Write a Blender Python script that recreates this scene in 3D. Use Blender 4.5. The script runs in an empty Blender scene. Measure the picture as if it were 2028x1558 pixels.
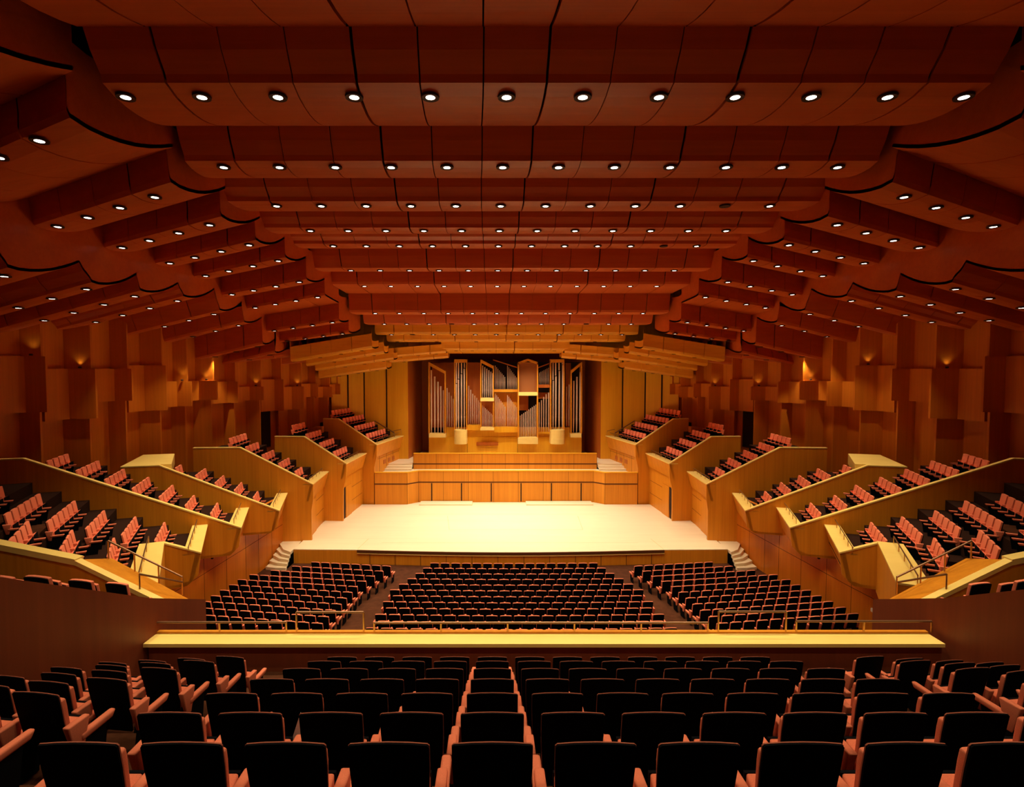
import bpy, bmesh, math, random
from mathutils import Vector, Matrix
R=math.radians
random.seed(7)
scn=bpy.context.scene
col=scn.collection
# ---------------------------------------------------------------- camera
F_PX,VX,CY,PITCH=1100.0,975.0,779.0,math.atan(49/1100)
CAMX,CAMZ=-1.1,12.0
cd=bpy.data.cameras.new('camera'); cam=bpy.data.objects.new('camera',cd); col.objects.link(cam)
cam.location=(CAMX,0,CAMZ); cam.rotation_euler=(math.pi/2-PITCH,0,0)
cd.sensor_width=36; cd.lens=F_PX/2028*36; cd.shift_x=(1014-VX)/2028; cd.clip_start=.05; cd.clip_end=200
scn.camera=cam
# ---------------------------------------------------------------- world, exposure
w=bpy.data.worlds.new('world'); scn.world=w; w.use_nodes=True
w.node_tree.nodes['Background'].inputs[0].default_value=(.01,.006,.004,1)
w.node_tree.nodes['Background'].inputs[1].default_value=.1
vs=scn.view_settings; vs.view_transform='Standard'; vs.look='None'; vs.gamma=1; vs.exposure=0.0; vs.use_curve_mapping=False
# light strengths
W_HALL=560; W_NEAR=340; W_CAP=1100; W_STAGE=680; W_SIDE=480; W_FLOOD=2600
LCOL=(1,.82,.50)
def spot(name,loc,energy,size=110,blend=.6,rot=(0,0,0),parent=None,color=LCOL,rad=.08,data=None):
    if data is None:
        data=bpy.data.lights.new(name,'SPOT'); data.energy=energy; data.spot_size=R(size); data.spot_blend=blend
        data.color=color; data.shadow_soft_size=rad
    o=bpy.data.objects.new(name,data); col.objects.link(o); o.location=loc; o.rotation_euler=rot
    if parent: o.parent=parent
    return o
# ---------------------------------------------------------------- pixel helper (turns a measured point into metres)
_c,_s=math.cos(PITCH),math.sin(PITCH)
def at(x,y,d):
    a=(x-VX)/F_PX; b=-(y-CY)/F_PX
    r=(a,_c+b*_s,-_s+b*_c); k=d/r[1]
    return Vector((CAMX+r[0]*k,d,CAMZ+r[2]*k))
# ---------------------------------------------------------------- materials
def nt(name):
    m=bpy.data.materials.new(name); m.use_nodes=True; return m,m.node_tree,m.node_tree.nodes['Principled BSDF']
def flat(name,c,rough=.6,metal=0,spec=.3):
    m,t,b=nt(name); b.inputs['Base Color'].default_value=(*c,1); b.inputs['Roughness'].default_value=rough
    b.inputs['Metallic'].default_value=metal; b.inputs['Specular IOR Level'].default_value=spec; return m
def wood(name,c1,c2,scale,rough=.42,spec=.3):
    m,t,b=nt(name); n=t.nodes; l=t.links
    tc=n.new('ShaderNodeTexCoord'); mp=n.new('ShaderNodeMapping'); mp.inputs['Scale'].default_value=scale
    no=n.new('ShaderNodeTexNoise'); no.inputs['Scale'].default_value=1; no.inputs['Detail'].default_value=4; no.inputs['Roughness'].default_value=.6
    n2=n.new('ShaderNodeTexNoise'); n2.inputs['Scale'].default_value=.22; n2.inputs['Detail'].default_value=1
    mx=n.new('ShaderNodeMath'); mx.operation='MULTIPLY_ADD'; mx.inputs[1].default_value=.6
    ml=n.new('ShaderNodeMath'); ml.operation='MULTIPLY'; ml.inputs[1].default_value=.4
    cr=n.new('ShaderNodeValToRGB'); cr.color_ramp.elements[0].position=.32; cr.color_ramp.elements[1].position=.68
    cr.color_ramp.elements[0].color=(*c1,1); cr.color_ramp.elements[1].color=(*c2,1)
    l.new(tc.outputs['Object'],mp.inputs[0]); l.new(mp.outputs[0],no.inputs[0]); l.new(mp.outputs[0],n2.inputs[0])
    l.new(n2.outputs[0],ml.inputs[0]); l.new(no.outputs[0],mx.inputs[0]); l.new(ml.outputs[0],mx.inputs[2])
    l.new(mx.outputs[0],cr.inputs[0]); l.new(cr.outputs[0],b.inputs['Base Color'])
    b.inputs['Roughness'].default_value=rough; b.inputs['Specular IOR Level'].default_value=spec
    return m
def emis(name,c,s):
    m,t,b=nt(name); b.inputs['Base Color'].default_value=(0,0,0,1); b.inputs['Emission Color'].default_value=(*c,1); b.inputs['Emission Strength'].default_value=s; return m
def fabric(name,c):
    m,t,b=nt(name); n=t.nodes; l=t.links
    no=n.new('ShaderNodeTexNoise'); no.inputs['Scale'].default_value=60; no.inputs['Detail'].default_value=2
    cr=n.new('ShaderNodeValToRGB'); cr.color_ramp.elements[0].position=.3; cr.color_ramp.elements[1].position=.7
    cr.color_ramp.elements[0].color=(*[v*.86 for v in c],1); cr.color_ramp.elements[1].color=(*[min(1,v*1.1) for v in c],1)
    l.new(no.outputs[0],cr.inputs[0]); l.new(cr.outputs[0],b.inputs['Base Color'])
    b.inputs['Roughness'].default_value=.9; b.inputs['Specular IOR Level'].default_value=.1
    return m
WC1,WC2=(.60,.235,.020),(.74,.325,.034)
M={}
M['wall']=wood('wall_wood',(.52,.14,.008),(.66,.19,.012),(9,9,.22))
M['box']=wood('box_wood',(.58,.20,.010),(.74,.285,.018),(10,10,.25))
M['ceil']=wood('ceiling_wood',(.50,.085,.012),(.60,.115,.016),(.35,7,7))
M['ceil_lit']=wood('ceiling_wood_lit',(.66,.25,.012),(.78,.33,.02),(.35,7,7))  # ceiling wood again, more golden: glow of the stage light put into the colour
M['balwall_dim']=wood('balcony_wood_dim',(.20,.045,.018),(.26,.06,.022),(9,9,.22))  # hall wood darkened and reddened: dimness near the balcony painted into the colour
M['cap']=wood('cap_wood',(.82,.58,.16),(.90,.66,.20),(1.2,1.2,6),.4)
M['floor']=wood('stage_wood',(.82,.68,.44),(.88,.75,.50),(.5,9,1),.38)
M['pale']=wood('pale_wood',(.72,.33,.010),(.82,.41,.018),(8,8,.3))
M['organ']=wood('organ_wood',(.40,.09,.010),(.50,.13,.014),(10,10,.25))
M['dark']=flat('dark_gap',(.02,.007,.004),.8)
M['groove']=flat('groove',(.10,.028,.004),.8)
M['carpet']=wood('carpet',(.055,.019,.009),(.105,.036,.017),(3,3,3),.95,.05)
M['boxfloor']=flat('box_floor',(.028,.011,.007),.95,0,.05)
M['shell']=flat('seat_shell',(.004,.004,.006),.8,0,.06)
M['coral']=fabric('coral_fabric',(.86,.235,.13))
M['trim']=flat('seat_trim',(.35,.09,.05),.7)
M['metal']=flat('brass',(.62,.36,.14),.3,.9)
M['rail']=flat('bronze_rail',(.25,.13,.07),.35,.7)
M['pipe']=flat('tin_pipe',(.85,.68,.50),.38,.6,.5)
M['lamp']=emis('lamp_glow',(1,.88,.78),14)
M['ring']=flat('lamp_ring',(.05,.015,.01),.6)
M['paper']=flat('paper',(.85,.85,.85),.7)
M['grille']=flat('grille',(.28,.09,.02),.8)
# ---------------------------------------------------------------- mesh helpers
class MB:
    def __init__(s): s.v=[]; s.f=[]
    def poly(s,pts):
        i=len(s.v); s.v+= [tuple(p) for p in pts]; s.f.append(tuple(range(i,i+len(pts))))
    def hexa(s,p):   # 8 points: bottom 4 ccw, top 4
        i=len(s.v); s.v+=[tuple(q) for q in p]
        for f in ((3,2,1,0),(4,5,6,7),(0,1,5,4),(1,2,6,5),(2,3,7,6),(3,0,4,7)): s.f.append(tuple(i+k for k in f))
    def box(s,x0,x1,y0,y1,z0,z1):
        s.hexa([(x0,y0,z0),(x1,y0,z0),(x1,y1,z0),(x0,y1,z0),(x0,y0,z1),(x1,y0,z1),(x1,y1,z1),(x0,y1,z1)])
    def prism(s,plan,z0,z1):
        n=len(plan); i=len(s.v)
        s.v+=[(p[0],p[1],z0) for p in plan]+[(p[0],p[1],z1) for p in plan]
        s.f.append(tuple(range(i+n-1,i-1,-1))); s.f.append(tuple(range(i+n,i+2*n)))
        for k in range(n): s.f.append((i+k,i+(k+1)%n,i+n+(k+1)%n,i+n+k))
    def extr(s,pts,vec):  # polygon (3d) extruded by vec
        n=len(pts); i=len(s.v); v=Vector(vec)
        s.v+=[tuple(p) for p in pts]+[tuple(Vector(p)+v) for p in pts]
        s.f.append(tuple(range(i+n-1,i-1,-1))); s.f.append(tuple(range(i+n,i+2*n)))
        for k in range(n): s.f.append((i+k,i+(k+1)%n,i+n+(k+1)%n,i+n+k))
    def tube(s,a,b,r0,r1=None,n=8):
        r1=r0 if r1 is None else r1; a=Vector(a); b=Vector(b); d=(b-a).normalized()
        q=d.to_track_quat('Z','Y'); i=len(s.v)
        for c,r in ((a,r0),(b,r1)):
            for k in range(n):
                t=2*math.pi*k/n; s.v.append(tuple(c+q@Vector((r*math.cos(t),r*math.sin(t),0))))
        s.f.append(tuple(range(i+n-1,i-1,-1))); s.f.append(tuple(range(i+n,i+2*n)))
        for k in range(n): s.f.append((i+k,i+(k+1)%n,i+n+(k+1)%n,i+n+k))
    def lathe(s,c,prof,n=10):
        c=Vector(c); i=len(s.v)
        for r,z in prof:
            for k in range(n):
                t=2*math.pi*k/n; s.v.append((c.x+r*math.cos(t),c.y+r*math.sin(t),c.z+z))
        for j in range(len(prof)-1):
            for k in range(n):
                s.f.append((i+j*n+k,i+j*n+(k+1)%n,i+(j+1)*n+(k+1)%n,i+(j+1)*n+k))
        s.f.append(tuple(range(i+n-1,i-1,-1))); m=i+(len(prof)-1)*n; s.f.append(tuple(range(m,m+n)))
    def mesh(s,name,mat,bev=0,smooth=False):
        me=bpy.data.meshes.new(name); me.from_pydata(s.v,[],s.f)
        bm=bmesh.new(); bm.from_mesh(me)
        if bev: bmesh.ops.bevel(bm,geom=bm.edges[:],offset=bev,segments=2,profile=.6,affect='EDGES',clamp_overlap=True)
        bmesh.ops.recalc_face_normals(bm,faces=bm.faces); bm.to_mesh(me); bm.free()
        me.materials.append(M[mat] if isinstance(mat,str) else mat)
        if smooth:
            for p in me.polygons: p.use_smooth=True
        return me
    def build(s,name,mat,parent=None,bev=0,smooth=False,**kw):
        o=bpy.data.objects.new(name,s.mesh(name,mat,bev,smooth)); col.objects.link(o)
        if parent: o.parent=parent
        for k,v in kw.items(): o[k]=v
        return o
def struct(name,mb,mat,**kw):
    kw.setdefault('label',None); kw={k:v for k,v in kw.items() if v}
    return mb.build(name,mat,None,kind='structure',**kw)
def empty(name,loc,label,cat,group=None,rz=0):
    o=bpy.data.objects.new(name,None); col.objects.link(o); o.location=loc; o.rotation_euler=(0,0,rz); o.empty_display_size=.1
    o['label']=label; o['category']=cat
    if group: o['group']=group
    return o
ORD=['first','second','third','fourth','fifth','sixth','seventh','eighth','ninth','tenth','eleventh','twelfth','thirteenth','fourteenth','fifteenth','sixteenth','seventeenth','eighteenth','nineteenth','twentieth','twenty-first','twenty-second']
# ================================================================ LARGE STRUCTURE
ZST=1.13            # stage level
def zflo(y):        # stalls floor
    r=max(0,(30.3-y)/.82); return .296+.0048*r*r
b=MB()
ys=[30.3-.82*k for k in range(0,14)]
b.box(-30,30,30.4,56,-.3,.296)
for k in range(14):
    y1=30.4-.82*k; b.box(-30,30,y1-.83,y1,-.3,zflo(y1-.4))
b.box(-30,30,8,30.4-.82*14,-.3,zflo(18.5))
struct('floor',b,'carpet')
b=MB(); b.box(-32,32,-8,62,20.6,20.9); struct('ceiling',b,'dark')
b=MB(); b.box(-32,32,-6.3,-6,-.3,20.6); struct('wall_rear',b,'wall')
# ---- stage floor
b=MB()
plan=[(-13.05,32.95)]+[(x,32.85-.45*math.cos(max(-1,min(1,x/9.2))*math.pi/2)) for x in [v*9.2/12 for v in range(-12,13)]]+[(13.05,32.95),(13.05,43.98),(7.9,43.98),(7.1,44.73),(-7.1,44.73),(-7.9,43.98),(-13.05,43.98)]
b.prism(plan,.3,ZST-.005)
stage=empty('concert_stage',(0,38,.3),'bright pale wooden stage platform with curved panelled front below the organ','stage')
o=b.build('stage_body','box',stage); o.location=(0,-38,-.3)
b=MB(); b.prism(plan,ZST-.005,ZST+.035); o=b.build('stage_floor','floor',stage); o.location=(0,-38,-.3)
# lip of front
b=MB()
fr=plan[1:26]
for i in range(24):
    (xa,ya),(xb,yb)=fr[i],fr[i+1]
    b.hexa([(xa,ya-.07,.93),(xb,yb-.07,.93),(xb,yb,.93),(xa,ya,.93),(xa,ya-.07,1.0),(xb,yb-.07,1.0),(xb,yb,1.0),(xa,ya,1.0)])
o=b.build('front_strip','cap',stage); o.location=(0,-38,-.3)
b=MB()
for i in range(24):
    (xa,ya),(xb,yb)=fr[i],fr[i+1]
    b.hexa([(xa,ya-.09,1.02),(xb,yb-.09,1.02),(xb,yb,1.02),(xa,ya,1.02),(xa,ya-.09,ZST+.03),(xb,yb-.09,ZST+.03),(xb,yb,ZST+.03),(xa,ya,ZST+.03)])
o=b.build('front_edge','groove',stage); o.location=(0,-38,-.3)
for i in range(1,24,2):
    x,y=fr[i]; b=MB(); b.box(x-.015,x+.015,y-.02,y+.02,.3,.93); o=b.build('panel_seam','groove',stage); o.location=(0,-38,-.3)
for x in (-9.2,9.2):
    b=MB(); b.box(x-.015,x+.015,32.86,32.93,.3,1.1); o=b.build('panel_seam','groove',stage); o.location=(0,-38,-.3)
for (x0,x1,y0,y1) in ((-6.9,-2.7,43.6,44.7),(1.6,6.9,43.6,44.7)):
    b=MB(); b.box(x0,x1,y0,y1,ZST,ZST+.14); o=b.build('low_riser','floor',stage); o.location=(0,-38,-.3)
b=MB()
for pts in (((-8,34.2),(8,34.2)),((-4,37),(5,37)),((-4,37),(-4.4,40.5)),((5,37),(5.2,40.5)),((-7.5,41),(7.5,41)),((-9.2,33),(-9,35)),((9.2,33),(9,35))):
    (xa,ya),(xb,yb)=pts; 
    if ya==yb: b.box(xa,xb,ya-.008,ya+.008,ZST+.034,ZST+.037)
    else: b.hexa([(xa-.008,ya,ZST+.034),(xa+.008,ya,ZST+.034),(xb+.008,yb,ZST+.034),(xb-.008,yb,ZST+.034)]+[(xa-.008,ya,ZST+.037),(xa+.008,ya,ZST+.037),(xb+.008,yb,ZST+.037),(xb-.008,yb,ZST+.037)])
o=b.build('trapdoor_joint','pale',stage); o.location=(0,-38,-.3)
# stage side steps
for m,side in ((-1,'left'),(1,'right')):
    t=empty('stage_steps',(m*13.6,32.5,.3),'pale wooden winder steps climbing to the %s end of the stage'%side,'steps','stage corner steps')
    for k in range(5):
        bb=MB(); z1=.3+.165*(k+1)
        a0=k*.26; 
        bb.prism([(m*(-.5),1.5),(m*(-.5),-.75+.2*k),(m*(.1),-.75+.32*k),(m*.72,-.6+.55*k),(m*.72,3.1),(m*(-.3),3.1)],0,.165*(k+1))
        bb.build('step','floor',t)
# ---- choir walls behind the stage
def panelwall(name,plan,z0,z1,groove,label,seams=(),cat='wall panel',mat='box'):
    t=empty(name,(plan[0][0],plan[0][1],z0),label,cat); ox,oy=plan[0]
    bw=MB(); bc=MB(); bg=MB(); bs=MB()
    for (xa,ya),(xb,yb) in zip(plan[:-1],plan[1:]):
        def q(off,t0,t1,za,zb,B,eps=0):
            B.hexa([(xa-ox,ya-off-oy,za),(xb-ox,yb-off-oy,za),(xb-ox,yb+t1-oy,za),(xa-ox,ya+t1-oy,za),(xa-ox,ya-off-oy,zb),(xb-ox,yb-off-oy,zb),(xb-ox,yb+t1-oy,zb),(xa-ox,ya+t1-oy,zb)])
        q(0,0,.25,0,z1-z0-.05,bw); q(.03,0,.3,z1-z0-.05,z1-z0,bc)
        q(.006,0,0,groove-z0-.05,groove-z0+.05,bg)
        L=abs(xb-xa); n=max(1,round(L/1.95))
        for i in range(0,n+1):
            x=xa+(xb-xa)*i/n; y=ya+(yb-ya)*i/n
            bs.box(x-ox-.01,x-ox+.01,y-oy-.008,y-oy+.01,0,z1-z0-.06)
    bw.build('panel',mat,t); bc.build('top_cap','pale',t); bg.build('shadow_gap','groove',t); bs.build('joint','groove',t)
    return t
panelwall('choir_wall',[(-10.5,44),(-7.9,44),(-7.1,44.75),(7.1,44.75),(7.9,44),(10.5,44)],ZST,3.74,2.8,'long low panelled wall directly behind the stage floor','')
panelwall('choir_wall',[(-7.9,47.5),(7.9,47.5)],2.6,4.74,3.82,'upper panelled parapet in front of the organ base')
# dark vertical slots in lower panel
b=MB()
for px in (855,914,973,1032,1092,1151):
    p=at(px,980,44.7); b.box(p.x-.04,p.x+.04,44.70,44.76,ZST+.1,2.72)
t=b.build('wall_slot','dark'); t['kind']='structure'; t.name='trim_1'
b=MB(); b.box(-9.6,9.6,45.05,47.6,2.3,3.36); b.box(-11.2,-7.9,44.3,47.6,2.3,3.40); b.box(7.9,11.2,44.3,47.6,2.3,3.40)
struct('floor',b,'floor')
b=MB(); b.box(-11.2,11.2,48,56,3.0,3.85); struct('floor',b,'floor')
for m,side in ((-1,'left'),(1,'right')):
    t=empty('choir_steps',(m*9.2,46.3,3.42),'short flight of pale steps beside the %s end of the organ parapet'%side,'steps','choir side steps')
    for k in range(3):
        bb=MB(); bb.box(-1.25,1.25,.3+.4*k,1.8,0,.145*(k+1)); bb.build('step','floor',t)
# ---- wall around the organ
b=MB()
for m in (-1,1):
    pl=[(m*8.7,50),(m*10.6,49.9),(m*12.5,49.4),(m*14.9,47.6)]
    for (xa,ya),(xb,yb) in zip(pl[:-1],pl[1:]): b.hexa([(xa,ya,2.3),(xb,yb,2.3),(xb,yb+.3,2.3),(xa,ya+.3,2.3),(xa,ya,20),(xb,yb,20),(xb,yb+.3,20),(xa,ya+.3,20)])
struct('wall_organ',b,'pale')
b=MB()
for m in (-1,1): b.hexa([(m*8.7,50,2.3),(m*8.0,54.5,2.3),(m*8.3,54.6,2.3),(m*9,50,2.3),(m*8.7,50,20),(m*8.0,54.5,20),(m*8.3,54.6,20),(m*9,50,20)])
b.box(-9,9,54.5,54.8,2.3,20)
struct('wall_organ_recess',b,'organ')
b=MB()
for m in (-1,1):
    for (x,y) in ((10.6,49.88),(12.5,49.38),(13.7,48.45)): b.box(m*x-.05,m*x+.05,y-.03,y+.05,3.85,13)
t=struct('trim_2',b,'dark')
# ================================================================ CEILING
# centre bands: start(y,z), crease y, light (y,z), lip(y,z), half widths (start,lip)
CB=[((2.6,18.4),3.2,(3.6,17.7),(6.6,18.45),8.0,8.6),
    ((6.6,18.45),7.1,(7.5,17.7),(10.73,18.42),8.4,8.9),
    ((10.73,18.42),11.45,(11.93,17.72),(15.24,18.52),8.8,9.75),
    ((15.24,18.52),15.85,(16.2,17.79),(19.03,18.45),9.6,10.35),
    ((19.03,18.45),19.7,(20.1,17.82),(22.9,18.47),10.3,10.7),
    ((22.9,18.47),23.45,(23.8,17.85),(26.3,18.41),10.6,10.8),
    ((26.3,18.41),26.9,(27.2,17.95),(29.5,18.38),10.7,10.8),
    ((29.5,18.38),30.0,(30.5,17.36),(32.9,17.8),10.7,10.6),
    ((32.9,17.8),33.2,(33.7,16.98),(36.1,16.86),10.6,10.5),
    ((36.1,16.86),36.4,(36.7,15.65),(39.2,15.82),10.4,10.2),
    ((39.2,15.82),39.5,(39.8,15.2),(42.2,15.35),10.2,10.0),
    ((42.2,15.35),42.4,(42.6,14.62),(44.6,14.8),10.0,9.8),
    ((44.6,14.8),44.8,(45.1,14.2),(46.8,14.3),9.6,9.0),
    ((46.8,14.3),47.0,(47.5,13.55),(49.2,13.35),5.4,5.2)]
def section(st,cr,li,lip):
    """list of (y,z) from start to lip: steep near face, crease, convex belly"""
    P=[st,(st[0]+(cr-st[0])*.35,st[1]-(st[1]-li[1])*.4),(cr-.08,li[1]+.16),(cr,li[1]+.03)]
    for k in range(1,8):
        u=k/7.; P.append((cr+(lip[0]-cr)*u, li[1]+.0+ (lip[1]-li[1])*(u**1.9) - .03*math.sin(u*math.pi)))
    return P
def band(name,sec,xin,xout,dy,dz,npan,gaps,skirt_in=1.2,skirt_out=1.2,m=1,xin2=None,xout2=None,mat='ceil'):
    """panels between xin and xout; y shift dy and z shift dz as functions of x distance from xin"""
    b=MB(); n=len(sec); k0=sec[0][0]; k1=sec[-1][0]
    def pt(i,t):
        y,z=sec[i]; u=(y-k0)/max(.01,k1-k0)
        xi=xin+( (xin2 if xin2 is not None else xin)-xin)*u; xo=xout+((xout2 if xout2 is not None else xout)-xout)*u
        x=xi+(xo-xi)*t
        dx=abs(x-xi)
        return (m*x, y+dy*dx, z+dz*dx)
    W=abs(xout-xin)
    for p in range(npan):
        ga=gaps[p%len(gaps)]/W/2 if p>0 else 0; gb=gaps[(p+1)%len(gaps)]/W/2 if p<npan-1 else 0
        t0=p/npan+ga; t1=(p+1)/npan-gb
        i0=len(b.v)
        for i in range(n): b.v.append(pt(i,t0)); b.v.append(pt(i,t1))
        for i in range(n-1): b.f.append((i0+2*i,i0+2*i+1,i0+2*i+3,i0+2*i+2))
        # edge returns for visible thickness
        for tt,off in ((t0,0),(t1,1)):
            j=len(b.v)
            for i in range(n):
                q=pt(i,tt); b.v.append(q); b.v.append((q[0],q[1],q[2]+.10))
            for i in range(n-1): b.f.append((j+2*i,j+2*i+1,j+2*i+3,j+2*i+2))
    for tt,sk in ((0,skirt_in),(1,skirt_out)):
        if not sk: continue
        j=len(b.v)
        for i in range(n):
            q=pt(i,tt); b.v.append(q); b.v.append((q[0],q[1],q[2]+sk))
        for i in range(n-1): b.f.append((j+2*i,j+2*i+1,j+2*i+3,j+2*i+2))
    me=bpy.data.meshes.new(name); me.from_pydata(b.v,[],b.f); me.materials.append(M[mat])
    for pl in me.polygons: pl.use_smooth=False
    o=bpy.data.objects.new(name,me); col.objects.link(o); o['kind']='structure'
    return pt
LAMPS=[]    # (x,y,z,where,row,idx,kind)
G=[.03,.05,.02,.025,.06,.03]
for n,(st,cr,li,lip,w0,w1) in enumerate(CB):
    sec=section(st,cr,li,lip)
    np_=14 if n<13 else 8
    # panel joints are on the 1.6 m module
    band('ceiling',sec,-w0,w0,0,0,np_ if n<13 else 7,G,.9,.9,1,-w1,w1,mat='ceil_lit' if n>=11 else 'ceil')
    if n==13: xs=[-4.2+1.4*k for k in range(7)]
    else: xs=[-8.8+1.6*k for k in range(12)]
    for i,x in enumerate(xs):
        if n==12 and i%2: continue
        LAMPS.append((x,li[0],li[1],'centre',n,i))
# inner side strips
LI=[((3.4,17.6),(7.0,16.9),(10.2,17.75)),((10.2,17.75),(12.2,17.05),(15.0,17.95)),]
dL=[8.3,12.5,16.7,19.9,23.1,26.2,29.0,32.0,34.9,37.2]; zL=[17.0,17.05,17.1,17.1,17.1,17.05,16.5,16.1,14.9,14.35]
lipd=[12.1,15.95,19.35,22.6,25.8,28.7,31.8,34.7,37.0,40.3]; lipz=[17.9,17.95,17.97,17.9,17.9,17.6,17.0,16.0,15.1,14.75]
T24=math.tan(R(23.5)); S5=-.088
inner=[]
for n in range(10):
    st=(lipd[n-1],lipz[n-1]) if n else (6.5,17.9)
    cr=max(st[0]+.1,dL[n]-.55)
    sec=section(st,cr,(max(cr+.1,dL[n]),zL[n]),(lipd[n],lipz[n]))
    for m in (-1,1):
        # reference x = 10.3 .. 16.2 ; section y given at x=10.6
        x0=9.6+.25*min(n,4); 
        pt=band('ceiling',[(y-(10.9-x0)*T24,z-S5*(11.1-x0)) for y,z in sec],x0,16.2,T24,S5,4,G,1.6,1.0,m)
        for i in range(4):
            x=11.1+1.46*i; LAMPS.append((m*x,dL[n]+T24*(x-11.1),zL[n]+S5*(x-11.1),'left' if m<0 else 'right',n,i))
# outer side strips
dO=[14.2,17.8,21.4,24.3,27.6,31.2,34.2,36.9,38.9]; zO=[15.1,15.1,15.2,15.3,15.5,15.2,14.8,13.6,13.1]
wO=[26.5,26,25.5,24.5,24.,23.,22.2,21.4,20.8]
for n in range(9):
    l0=(dO[n-1]+dO[n])/2+.75 if n else 12.8
    l1=(dO[n+1]+dO[n])/2+.75 if n<8 else 41.0
    zst=(zO[n-1] if n else 15.1)+.75; zl=zO[n]+.75
    if n>=6: zst-=.2; zl-=.25
    sec=section((l0,zst),dO[n]-.45,(dO[n],zO[n]),(l1,zl))
    for m in (-1,1):
        band('ceiling',sec,16.1,wO[n],.176,-.21,5 if n<5 else 4,G,2.6,.0,m)
        for i in range(4 if n<5 else 3):
            x=16.7+1.55*i; LAMPS.append((m*x,dO[n]+.176*(x-16.1),zO[n]-.21*(x-16.1),'outer left' if m<0 else 'outer right',n,i))
# shingles above the stage sides
SG=[(9.8,15.6,40.2,42.6,14.2,13.5,-.05,-.17),(9.4,15.2,42.6,44.6,13.7,13.2,-.10,-.17),(9.0,15.0,44.4,46.4,13.3,12.75,-.14,-.15),
    (5.0,10.4,46.9,48.4,13.75,13.35,-.1,-.085),(4.9,10.0,48.2,49.8,13.35,12.95,-.1,-.085),(9.9,15.2,46.2,48.6,12.6,12.0,-.22,-.15)]
for n,(xa,xb,y0,y1,z0,z1,dy,dz) in enumerate(SG):
    sec=section((y0,z0+.35),y0+.15,(y0+.6,z1),(y1,z1+.12))
    for m in (-1,1):
        band('ceiling',sec,xa,xb,dy,dz,4,G,.35 if n in (3,4) else .55,.35 if n in (3,4) else 1.6,m,mat='ceil_lit')
        for i in range(3):
            x=xa+.9+1.5*i; LAMPS.append((m*x,y0+.7+dy*(x-xa),z1+dz*(x-xa)-.0,'stage left' if m<0 else 'stage right',n,i))
# outer filler above stage side
for m in (-1,1):
    for n,(y0,y1,z0) in enumerate(((40.6,43.2,13.0),(43.0,45.6,12.6))):
        sec=section((y0,z0+.5),y0+.15,(y0+.6,z0),(y1,z0+.15)); band('ceiling',sec,15.2,20.5-n*1.6,-.2,-.12,3,G,1.0,0,m)
# ================================================================ LAMPS (bodies)
ringb=MB(); ringb.lathe((0,0,0),[(.105,.0),(.185,-.012),(.19,.03),(.105,.03)],18)
ring_me=ringb.mesh('trim_ring','ring',smooth=False)
discb=MB(); discb.lathe((0,0,0),[(.10,.0),(.10,.02)],16); disc_me=discb.mesh('lamp_disc','lamp')
ld={}
for nm,e,sz in (('hall',W_HALL,112),('near',W_NEAR,100),('cap',W_CAP,42),('stage',W_STAGE,95),('side',W_SIDE,70)):
    d=bpy.data.lights.new('downlight_'+nm,'SPOT'); d.energy=e; d.spot_size=R(sz); d.spot_blend=.7; d.color=LCOL; d.shadow_soft_size=.1; ld[nm]=d
ld['stage'].color=(1,.88,.68)
d=ld['stage'].copy(); d.energy=420; d.spot_size=R(135); ld['organ']=d
OFF={(6,10),(4,10),(11,1),(10,3),(10,9)}
for (x,y,z,where,row,idx) in LAMPS:
    px=VX+F_PX*(x-CAMX)/max(.1,y); 
    if where=='centre':
        lab='round recessed downlight in the %s ceiling band from the organ, %s from the left'%(ORD[13-row],ORD[idx])
    elif where in('left','right'):
        lab='round downlight in the inner %s ceiling wing, %s band from the stage, %s lamp outward'%(where,ORD[9-row],ORD[idx])
    elif where.startswith('outer'):
        lab='small downlight in the outer %s ceiling wing, %s band from the stage, %s lamp outward'%(where[6:],ORD[8-row],ORD[idx])
    else:
        lab='tiny downlight in the %s-hand shingles over the stage, %s shingle, %s lamp outward'%(where[6:],ORD[row],ORD[idx])
    vis = y>7.4 and -40<px<2080
    far=where.startswith('stage') or (where=='centre' and row>=12)
    if vis:
        t=empty('downlight',(x,y,z-.035),lab,'ceiling light','recessed downlights in the ceiling')
        if far: t.scale=(.8,.8,.8)
        o=bpy.data.objects.new('trim_ring',ring_me); col.objects.link(o); o.parent=t
        if not (where=='centre' and (row,idx) in OFF) and not (where.startswith('stage') and (idx+row)%2):
            o=bpy.data.objects.new('lamp_disc',disc_me); col.objects.link(o); o.parent=t
            par=t
        else: continue
    # real light: stage bands strong, hall lower
    if where=='centre':
        if row>=8 and row<=12:
            if idx%2==0 and not(row==12 and abs(x)>6.5) and not(row>=10 and abs(x)>8): kind='stage'
            else: continue
        elif row==13: kind='organ'
        elif row==2: kind='cap'
        elif row<=1: kind='near'
        else: kind='hall'
    elif where in('left','right'):
        if row<2 or idx==3: continue
        kind='side'
        if row>=7: continue
    elif where.startswith('outer'):
        if idx%2 or row<3: continue
        kind='side'
    else: continue
    if kind in('hall','near') and idx%2: continue
    spot('lamp_light',(x,y,z-.12),0,data=ld[kind])
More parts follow.
